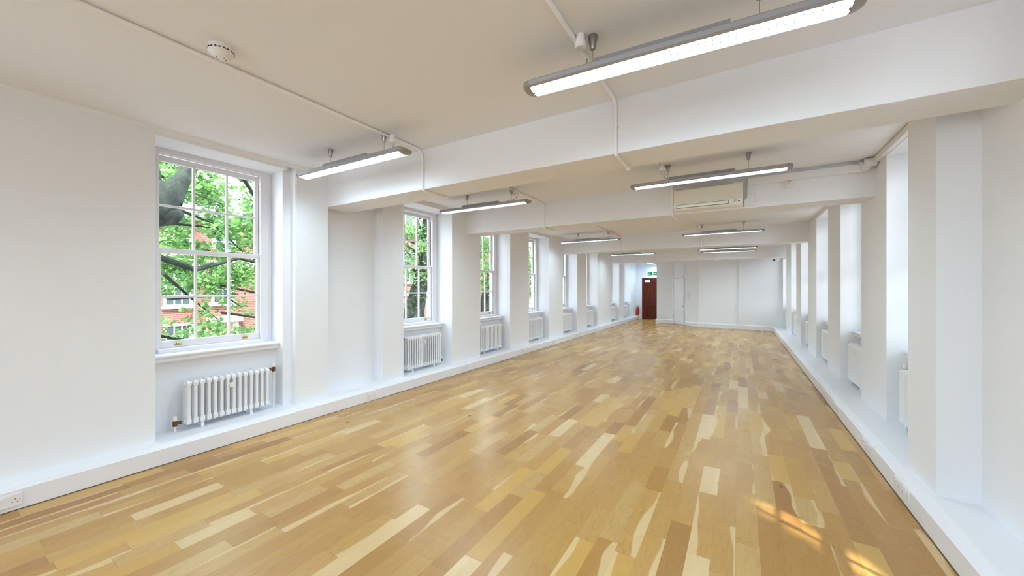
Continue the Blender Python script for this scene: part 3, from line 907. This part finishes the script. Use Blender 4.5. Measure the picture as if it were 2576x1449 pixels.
sg = empty('exit_sign', (-3.70, 19.5, 2.262))
tag(sg, 'green exit sign with white lettering and running figure above the door', 'sign')
MB().box(-.215, .215, -.012, 0, -.075, .075).build('sign_board', 'green', sg, bevel=.002)
def text(body, size, parent, loc, mat):
    c = bpy.data.curves.new('lettering', 'FONT'); c.body = body; c.size = size; c.extrude = .0005
    tmp = bpy.data.objects.new('lettering_curve', c); COL.objects.link(tmp)
    bpy.context.view_layer.update()
    me = bpy.data.meshes.new_from_object(tmp.evaluated_get(bpy.context.evaluated_depsgraph_get()))
    bpy.data.objects.remove(tmp); bpy.data.curves.remove(c)
    me.materials.clear(); me.materials.append(M[mat])
    o = bpy.data.objects.new('lettering', me); COL.objects.link(o)
    o.parent = parent; o.location = loc; o.rotation_euler = (PI / 2, 0, 0)
    return o
text('Fire', .062, sg, (-.195, -.0135, .008), 'signwhite')
text('exit', .062, sg, (-.195, -.0135, -.052), 'signwhite')
rm = MB()
rm.box(.000, .052, -.0145, -.012, -.058, .058)
rm.build('doorway_symbol', 'signwhite', sg)
rn_ = MB()
def seg2(m, a, b, r, y=-.016):
    d = Vector((b[0] - a[0], b[1] - a[1])).normalized(); nn_ = Vector((-d.y, d.x)) * r
    m.prism([(a[0] + nn_.x, a[1] + nn_.y), (b[0] + nn_.x, b[1] + nn_.y), (b[0] - nn_.x, b[1] - nn_.y), (a[0] - nn_.x, a[1] - nn_.y)], 'y', y, -.0145)
rn_.prism([(.012 + .008 * math.cos(t), .042 + .008 * math.sin(t)) for t in [k * PI / 5 for k in range(10)]], 'y', -.016, -.0145)
seg2(rn_, (.010, .032), (.020, .0), .006)
seg2(rn_, (.020, .0), (.040, -.018), .005); seg2(rn_, (.020, .0), (.006, -.022), .005); seg2(rn_, (.006, -.022), (-.012, -.024), .004); seg2(rn_, (.040, -.018), (.038, -.046), .004)
seg2(rn_, (.010, .030), (.032, .014), .004); seg2(rn_, (.010, .030), (-.008, .012), .004)
rn_.build('running_figure', 'green', sg)
ar = MB(); ar.prism([(.095, -.008), (.150, -.008), (.150, -.028), (.188, 0), (.150, .028), (.150, .008), (.095, .008)], 'y', -.0145, -.012)
ar.build('arrow', 'signwhite', sg)

# fire extinguisher on the ledge
fe = empty('fire_extinguisher', (-4.375, 19.33, ZL))
tag(fe, 'red fire extinguisher with black hose beside the brown door', 'fire extinguisher')
MB().lathe([(.050, 0), (.062, .01), (.064, .03), (.064, .36), (.055, .40), (.028, .425), (.022, .44)], n=24).build('cylinder', 'red', fe, smooth=True)
MB().lathe([(.022, .435), (.024, .455), (.014, .475)], n=14).build('neck', 'brass', fe, smooth=True)
MB().box(-.012, .012, -.075, .02, .475, .487).box(-.010, .010, -.07, .01, .500, .508).box(-.010, .010, .0, .02, .475, .508).build('lever', 'dark', fe, bevel=.002)
MB().tube([(.02, -.01, .46), (.075, -.03, .44), (.085, -.04, .34), (.082, -.04, .22), (.076, -.035, .16)], [.010, .010, .011, .014, .019], 10).build('hose', 'dark', fe, smooth=True)
MB().box(.0, .002, -.03, .03, .12, .28).build('instruction_label', 'signwhite', fe, loc=(.0632, 0, 0))
hb = MB().box(-.45, -.05, -.012, 0, -.011, .011).build('hand_rail', 'plastic', bevel=.003)

# turn the small rail into a thin white strip on the left wall near the door
hb.name = 'cable_strip'
hb.location = (WL + .012, 19.2, 1.75); hb.rotation_euler = (0, 0, PI / 2)
tag(hb, 'short thin cable strip on the left wall above the fire extinguisher', 'cable cover')
MB_ds = MB().box(-.02, .02, -.02, .02, 0, .035)
ds = MB_ds.build('door_stop', 'dark', bevel=.003); ds.location = (-4.285, 19.05, 0)
tag(ds, 'small black door stop on the floor below the fire extinguisher', 'door stop')

# ------------------------------------------------------------------ white cupboard doors set at an angle
ang = math.atan2(17.66 - 17.17, -2.485 + 1.975)
dv = Vector((-2.485 + 1.975, 17.66 - 17.17, 0)); W_ = dv.length
a_c = math.atan2(-dv.y, -dv.x)
cx_, cy_ = (-2.485 - 1.975) / 2, (17.66 + 17.17) / 2
cu = empty('door_2', (cx_, cy_ + .01, 0), a_c); cu['kind'] = 'structure'; cu['label'] = 'narrow white panelled cupboard door set at an angle'
def panel_leaf(name, z0, z1, panels, W2=W_ / 2 - .012):
    m = MB().box(-W2 + .01, W2, .0, .035, z0, z1)
    lo = m.build(name, 'gloss', cu, bevel=.003)
    for za, zb in panels:
        t = .012
        for q in ((-W2 + .07, W2 - .06, za, za + t), (-W2 + .07, W2 - .06, zb - t, zb), (-W2 + .07, -W2 + .07 + t, za, zb), (W2 - .06 - t, W2 - .06, za, zb)):
            MB().box(q[0], q[1], -.006, 0, q[2], q[3]).build('panel_moulding', 'gloss', lo, bevel=.002)
    return lo
l1 = panel_leaf('lower_leaf', .01, 1.955, [(.13, .60), (.72, .86), (.93, 1.86)])
l2 = panel_leaf('upper_leaf', 1.97, HC - .02, [(2.05, 2.88)])
MB().box(-W_ / 2 - .05, -W_ / 2 - .001, -.012, .06, 0, HC).box(W_ / 2 - .001, W_ / 2 + .05, -.012, .06, 0, HC).build('door_frame', 'gloss', cu, bevel=.004)
MB().box(W_ / 2 - .020, W_ / 2 + .006, -.020, .03, 0, 1.96).build('edge_seal', 'greyseal', cu)
for z in (.30, 1.62, 1.78 + .45, 2.75): MB().box(-W_ / 2 - .012, -W_ / 2 + .012, -.018, -.010, z - .05, z + .05).build('hinge', 'screw', cu)
hd = MB().lathe([(.022, -.012), (.022, 0)], (W_ / 2 - .05, 0, .775), axis='y', n=16).tube([(W_ / 2 - .05, -.01, .775), (W_ / 2 - .05, -.05, .775), (W_ / 2 - .12, -.055, .775)], .008, 8)
hd.build('handle', 'chrome', l1, smooth=True)
MB().lathe([(.010, -.03), (.016, -.025), (.014, -.012), (.018, 0)], (W_ / 2 - .06, 0, 2.04), axis='y', n=16).build('knob', 'brass', l2, smooth=True)
# wall entry phone
ph = empty('entry_phone', (-1.80, 17.03, 1.24), a_c)
tag(ph, 'white wall telephone on the wall just right of the white cupboard', 'telephone')
MB().box(-.05, .05, -.03, 0, -.105, .105).build('back_plate', 'plastic', ph, bevel=.01)
MB().box(-.045, -.005, -.055, -.03, .05, .10).box(-.045, -.005, -.055, -.03, -.10, -.05).box(-.04, -.012, -.062, -.045, -.07, .07).build('handset', 'plastic', ph, bevel=.006)
MB().box(-.03, .03, -.012, 0, -.20, -.15).build('terminal_box', 'plastic', ph, bevel=.002)
MB().tube([(0, -.005, -.105), (0, -.005, -.15)], .003, 6).build('phone_cord', 'plastic', ph)

# security camera near the far right corner
cc = empty('security_camera', (1.30, 15.34, 2.53))
tag(cc, 'small security camera on a bracket under the right end of the fourth beam', 'camera')
MB().box(-.02, 0, -.03, .03, -.03, .03).build('wall_plate', 'cream', cc, bevel=.003)
MB().tube([(-.01, 0, 0), (-.17, -.02, .0), (-.20, -.03, -.01)], .016, 10).build('bracket_arm', 'cream', cc, smooth=True)
MB().tube([(-.18, 0, -.012), (-.31, -.09, -.05)], [.036, .036], 16).build('camera_housing', 'plastic', cc, smooth=True)
MB().tube([(-.305, -.087, -.049), (-.335, -.108, -.058)], [.030, .030], 16).build('lens_hood', 'dark', cc, smooth=True)

# ------------------------------------------------------------------ outside, left: street, houses, trees
random.seed(7)
rng = np.random.default_rng(11)
GZ = -4.2
gd = MB().box(-60, 40, -30, 80, GZ - .2, GZ).build('pavement_ground', 'ground'); struct(gd)

def house(name, x, y0, y1, h, mat, wins, label, extra=None, band=(), stone='cream_stone', roof=1.5):
    root = empty(name, (x, (y0 + y1) / 2, GZ))
    oy = (y0 + y1) / 2; H = h - GZ
    MB().box(-6, 0, y0 - oy, y1 - oy, 0, H).build('brick_wall', mat, root)
    rf = MB(); rf.prism([(-6.3, H), (.3, H), (.1, H + .25), (-2.2, H + roof), (-4, H + roof)], 'y', y0 - oy, y1 - oy)
    rf.build('roof', 'slate', root)
    for zb in band: MB().box(-.02, .09, y0 - oy, y1 - oy, zb - GZ, zb - GZ + .28).build('stone_band', stone, root)
    for (yc, zc, ww, hh, nx, nz) in wins:
        f = MB(); y = yc - oy; z = zc - GZ; t = .09
        f.box(-.02, .06, y - ww / 2 - t, y - ww / 2, z - t, z + hh + t).box(-.02, .06, y + ww / 2, y + ww / 2 + t, z - t, z + hh + t)
        f.box(-.02, .06, y - ww / 2, y + ww / 2, z - t, z).box(-.02, .06, y - ww / 2, y + ww / 2, z + hh, z + hh + t)
        f.box(-.02, .12, y - ww / 2 - .15, y + ww / 2 + .15, z - t - .07, z - t)
        for k in range(1, nx): f.box(.0, .045, y - ww / 2 + ww * k / nx - .018, y - ww / 2 + ww * k / nx + .018, z, z + hh)
        for k in range(1, nz): f.box(.0, .045, y - ww / 2, y + ww / 2, z + hh * k / nz - .018, z + hh * k / nz + .018)
        fr = f.build('window', 'flower', root)
        MB().box(-.01, .015, y - ww / 2, y + ww / 2, z, z + hh).build('pane', 'darkglass', fr)
    tag(root, label, 'building')
    return root
h1 = house('brick_house', -19, -6, 11.5, 4.3, 'brick', [(5.85, -1.45, .72, 1.5, 3, 4), (5.85, .90, .72, 1.35, 3, 4), (5.85, 2.95, .72, 1.2, 3, 4), (7.35, .95, .62, 1.1, 2, 2), (7.4, 3.2, .66, 1.0, 2, 3), (9.1, -.2, .7, 1.7, 3, 4), (9.1, 2.6, .7, 1.3, 3, 4), (3.6, -.9, .8, 1.6, 3, 4), (3.6, 1.6, .8, 1.5, 3, 4)],
           'red brick house with white sash windows and stone doorway behind the nearest window', band=(2.45,))
pt = MB().box(0, .25, -.48, -.28, 0, 4.3).box(0, .25, .28, .48, 0, 4.3).box(0, .35, -.60, .60, 4.3, 4.55).box(0, .1, -.52, .52, 5.0, 5.15).box(0, .12, -.55, .55, 6.3, 6.5)
pt.box(0, .04, -.28, .28, 3.4, 4.3)
p_ = pt.build('stone_portal', 'stone', h1); p_.location = (0.0, 7.38 - 2.75, 0)
h2 = house('brick_house', -20, 13, 25.5, 5.4, 'brick2', [(18.7, 2.0, 1.5, 2.0, 3, 4), (16.2, 2.0, 1.2, 2.0, 3, 4), (20.9, 2.0, 1.2, 2.0, 3, 4), (18.6, -1.7, 1.4, 2.2, 3, 4), (21.3, -1.4, 1.2, 2.0, 3, 4)],
           'brown brick house with a white dormer behind the second window', band=(1.0,), roof=2.4)
dm = MB().box(-1.4, .05, -.95, .95, 0, 1.5).prism([(-1.1, 1.5), (1.1, 1.5), (0, 2.0)], 'x', -1.6, .15)
d_ = dm.build('dormer', 'flower', h2); d_.location = (-.4, 18.9 - 19.25, 5.4 - GZ + .1)
MB().box(.045, .06, -.7, -.05, .25, 1.3).box(.045, .06, .05, .7, .25, 1.3).build('pane', 'darkglass', d_)
h3 = house('brick_house', -17, 27.5, 48, 4.6, 'brick', [(29.5, .8, 1.3, 1.8, 3, 4), (32.2, .8, 1.3, 1.8, 3, 4), (35, .8, 1.3, 1.8, 3, 4), (29.5, -1.9, 1.3, 1.8, 3, 4), (32.2, -1.9, 1.3, 1.8, 3, 4)],
           'brick house with cream stone bands behind the third and fourth windows', band=(-.2, .15, 3.0, 4.2))

# trees
LEAF = np.array([(0, 0, 0), (.28, .18, .05), (.52, .42, 0), (.22, .55, .06), (0, 1.0, -.05), (-.22, .55, .06), (-.52, .42, 0), (-.28, .18, .05)])
def leaves(name, blobs, size, mat, parent, keep=None):
    V = []; F = []
    cnt = 0
    for (c, r, n_) in blobs:
        p = rng.normal(size=(n_, 3)); p /= np.linalg.norm(p, axis=1)[:, None]
        p *= (rng.random((n_, 1)) ** .45) * np.array(r) ; p += np.array(c)
        if keep is not None: p = p[keep(p)]
        for q in p:
            s = size * (.6 + .8 * rng.random())
            a = rng.random(3) * 2 * PI
            ca, sa = math.cos(a[0]), math.sin(a[0]); cb, sb = math.cos(a[1] * .35), math.sin(a[1] * .35)
            R1 = np.array([[ca, -sa, 0], [sa, ca, 0], [0, 0, 1]]); t = (a[2] - PI) * .28
            R2 = np.array([[1, 0, 0], [0, math.cos(t + .7), -math.sin(t + .7)], [0, math.sin(t + .7), math.cos(t + .7)]])
            v_ = (LEAF * s) @ (R1 @ R2).T + q
            V.append(v_); F.append(tuple(range(cnt, cnt + 8))); cnt += 8
    me = bpy.data.meshes.new(name)
    me.from_pydata(np.concatenate(V).tolist(), [], F); me.materials.append(M[mat])
    o = bpy.data.objects.new(name, me); COL.objects.link(o); o.parent = parent
    return o
def clusters(cx, cy, cz, rx, ry, rz, n_, r, per):
    out = []
    for _ in range(n_):
        d = rng.normal(size=3); d /= np.linalg.norm(d); k = rng.random() ** .4
        rr = r * (.7 + .6 * rng.random())
        out.append(((cx + d[0] * rx * k, cy + d[1] * ry * k, cz + d[2] * rz * k), (rr, rr, rr * .55), per))
    return out

# 1: plane tree with the heavy bough at the nearest window
t1 = empty('plane_tree', (-8.6, .7, GZ))
tag(t1, 'plane tree whose thick forked bough fills the top left panes', 'tree')
b = MB()
z_ = -GZ
b.tube([(0, 0, 0), (-.05, .1, 2.5), (.0, .2, 5.2), (.05, .5, 6.3), (.15, .95, 6.9)], [.62, .5, .46, .44, .42], 16)
b.tube([(.2, .8, 6.95), (.35, 1.25, 6.98), (.42, 1.62, 7.0), (.42, 1.80, 7.0), (.42, 1.88, 7.0)], [.34, .28, .23, .17, .06], 16)
b.tube([(.3, 1.1, 6.9), (.4, 1.45, 7.05), (.42, 1.60, 7.3), (.42, 1.62, 7.48)], [.30, .32, .29, .20], 16)
b.tube([(.36, 1.45, 7.2), (.38, 1.50, 7.6), (.34, 1.44, 8.0), (.2, 1.38, 9.2)], [.20, .12, .10, .09], 12)
b.tube([(.42, 1.68, 7.25), (.42, 1.88, 7.62), (.42, 2.0, 7.95), (.40, 2.12, 8.7), (.4, 2.1, 9.6)], [.22, .12, .10, .09, .08], 12)
b.tube([(.42, 2.02, 8.0), (.1, 2.6, 8.25), (-.5, 3.2, 8.1), (-.9, 3.7, 7.7)], [.07, .055, .045, .03], 8)
b.tube([(.0, 1.4, 6.4), (-.3, 2.3, 6.1), (-.7, 3.2, 6.4), (-.9, 4.2, 6.2)], [.06, .05, .035, .015], 8)
for k in range(16):
    p0 = Vector((-.5 - 1.6 * random.random(), 1.5 + 3 * random.random(), 4.5 + 4.5 * random.random()))
    p1 = p0 + Vector((random.uniform(-.8, .8), random.uniform(.6, 1.6), random.uniform(-.6, .5)))
    p2 = p1 + Vector((random.uniform(-.5, .5), random.uniform(.4, 1.2), random.uniform(-.6, .2)))
    b.tube([p0, p1, p2], [.035, .025, .012], 6)
bt = b.build('trunk', 'bark', t1, smooth=True)
bl = []
for k in range(165):
    xx = -random.uniform(9.4, 12.8); yy = xx / -random.uniform(1.9, 3.9) - 0
    zz = random.uniform(1.6, 6.2) if k < 125 else random.uniform(-.4, 1.8)
    bl.append(((xx + 8.6, yy - .7, zz + 4.2), (.42, .42, .26), 85 if k < 125 else 45))
leaves('foliage', bl, .115, 'leaf', t1)

t2 = empty('street_tree', (-10.6, 10.2, GZ))
tag(t2, 'tree with brown trunk and bright leaves behind the second window', 'tree')
b = MB(); b.tube([(0, 0, 0), (.05, .1, 3), (.1, .0, 4.9), (.3, .3, 6.5), (.4, .4, 9)], [.5, .42, .38, .24, .12], 14)
b.tube([(.1, 0, 4.8), (-.4, 1.0, 6.4), (-.8, 1.8, 8.4)], [.3, .18, .1], 10)
for k in range(10):
    a = random.random() * 2 * PI; b.tube([(.2, .2, 5.6 + k * .35), (.2 + math.cos(a) * 1.0, .2 + math.sin(a) * 1.0, 6.1 + k * .35), (.2 + math.cos(a) * 2.0, .2 + math.sin(a) * 2.0, 6.0 + k * .4)], [.06, .04, .015], 6)
b.build('trunk', 'bark', t2, smooth=True)
leaves('foliage', clusters(0, .2, 7.3, 1.8, 1.7, 2.3, 50, .58, 90) + clusters(0.2, 1.3, 5.6, 1.0, 1.4, .7, 8, .5, 60), .11, 'leaf', t2)
t3 = empty('street_tree', (-11.0, 15.5, GZ))
tag(t3, 'leafy tree seen through the narrow third window', 'tree')
b = MB(); b.tube([(0, 0, 0), (.05, .1, 3), (.1, .0, 5.2), (.3, .3, 7), (.4, .4, 9)], [.4, .34, .28, .2, .1], 12)
b.build('trunk', 'bark', t3, smooth=True)
leaves('foliage', clusters(0, .3, 7.0, 2.0, 1.7, 3.0, 80, .55, 95), .12, 'leaf', t3)
t4 = empty('street_tree', (-10.8, 20.8, GZ))
tag(t4, 'leafy tree seen through the fourth window strip', 'tree')
b = MB(); b.tube([(0, 0, 0), (.05, .1, 3), (.1, .0, 5.2), (.3, .3, 7), (.4, .4, 9)], [.4, .34, .28, .2, .1], 12)
b.build('trunk', 'bark', t4, smooth=True)
leaves('foliage', clusters(0, .2, 6.8, 2.2, 1.7, 3.2, 80, .6, 90), .13, 'leaf2', t4)
# blossom shrub low in the nearest window
fb = empty('blossom_shrub', (-15.5, 6.9, GZ))
tag(fb, 'white blossom shrub low in the right panes of the nearest window', 'shrub')
b = MB().tube([(0, 0, 0), (0, 0, 2.6)], .05, 8); b.build('stem', 'bark', fb)
leaves('blossom', [((0, 0, 2.85), (.28, .28, .45), 260)], .07, 'flower', fb)
leaves('foliage', [((0, 0, 2.4), (.5, .5, .6), 160)], .10, 'leaf', fb)
pl = MB().box(-.02, .02, -.28, .28, 3.05, 3.45).build('notice_board', 'flower'); pl.location = (-8.9, 8.62, GZ)
q = MB().box(-.03, .03, -.25, -.20, 0, 3.05).box(-.03, .03, .20, .25, 0, 3.05).build('post', 'wire', pl)
tag(pl, 'small white board on posts before the trunk in the second window', 'notice board')

# outside, right: unseen canopy added to block sun, carved to pass the floor patch
sun_gobo = empty('plane_tree', (6.2, -.5, GZ))  # tree-shaped sun blocker, added out of view
tag(sun_gobo, 'unseen leaf canopy added outside the right wall to block the sun', 'tree', kind='thing')
b = MB(); b.tube([(0, 0, 0), (.05, .1, 3), (.1, .2, 6), (.2, .3, 10), (.4, .4, 12.5)], [.5, .42, .36, .26, .1], 12)
b.build('trunk', 'bark', sun_gobo, smooth=True)
spots = [((.27, 3.12), (.10, .045)), ((.35, 3.04), (.07, .03)), ((.42, 3.00), (.05, .03)), ((.46, 2.93), (.04, .02)), ((.53, 2.86), (.05, .025)), ((.58, 2.76), (.07, .05)), ((.44, 2.98), (.03, .02))]
base5 = np.array(sun_gobo.location)
def keep(p):
    q = p + base5
    k = q[:, 2] / -SUN_D.z
    fx = q[:, 0] + SUN_D.x * k; fy = q[:, 1] + SUN_D.y * k
    ok = np.ones(len(q), bool)
    for (sx, sy), (ra, rb_) in spots:
        c_, s_ = math.cos(-.75), math.sin(-.75)
        dx_, dy_ = fx - sx, fy - sy
        u_ = dx_ * c_ + dy_ * s_; v_ = -dx_ * s_ + dy_ * c_
        ok &= ((u_ / (ra + .15)) ** 2 + (v_ / (rb_ + .13)) ** 2) > 1
    return ok
KX = 6.2
bl = []
for yy in np.arange(-6.0, 14.0, .95):
    for zz in (10.3, 11.1, 11.9, 12.7):
        bl.append(((-1.0 + random.uniform(-.4, .4), yy + random.uniform(-.3, .3) - .5, zz + random.uniform(-.3, .3)), (.75, .9, .7), 560))
leaves('foliage', bl, .20, 'leaf2', sun_gobo, keep)
# plain neighbouring block beyond the added canopy
nb_ = house('office_block', 20, -10, 30, 3.5, 'brick', [(4, 0, 1.2, 1.8, 3, 4)], 'brick block on the far side of the right hand street')
nb_.rotation_euler = (0, 0, PI)
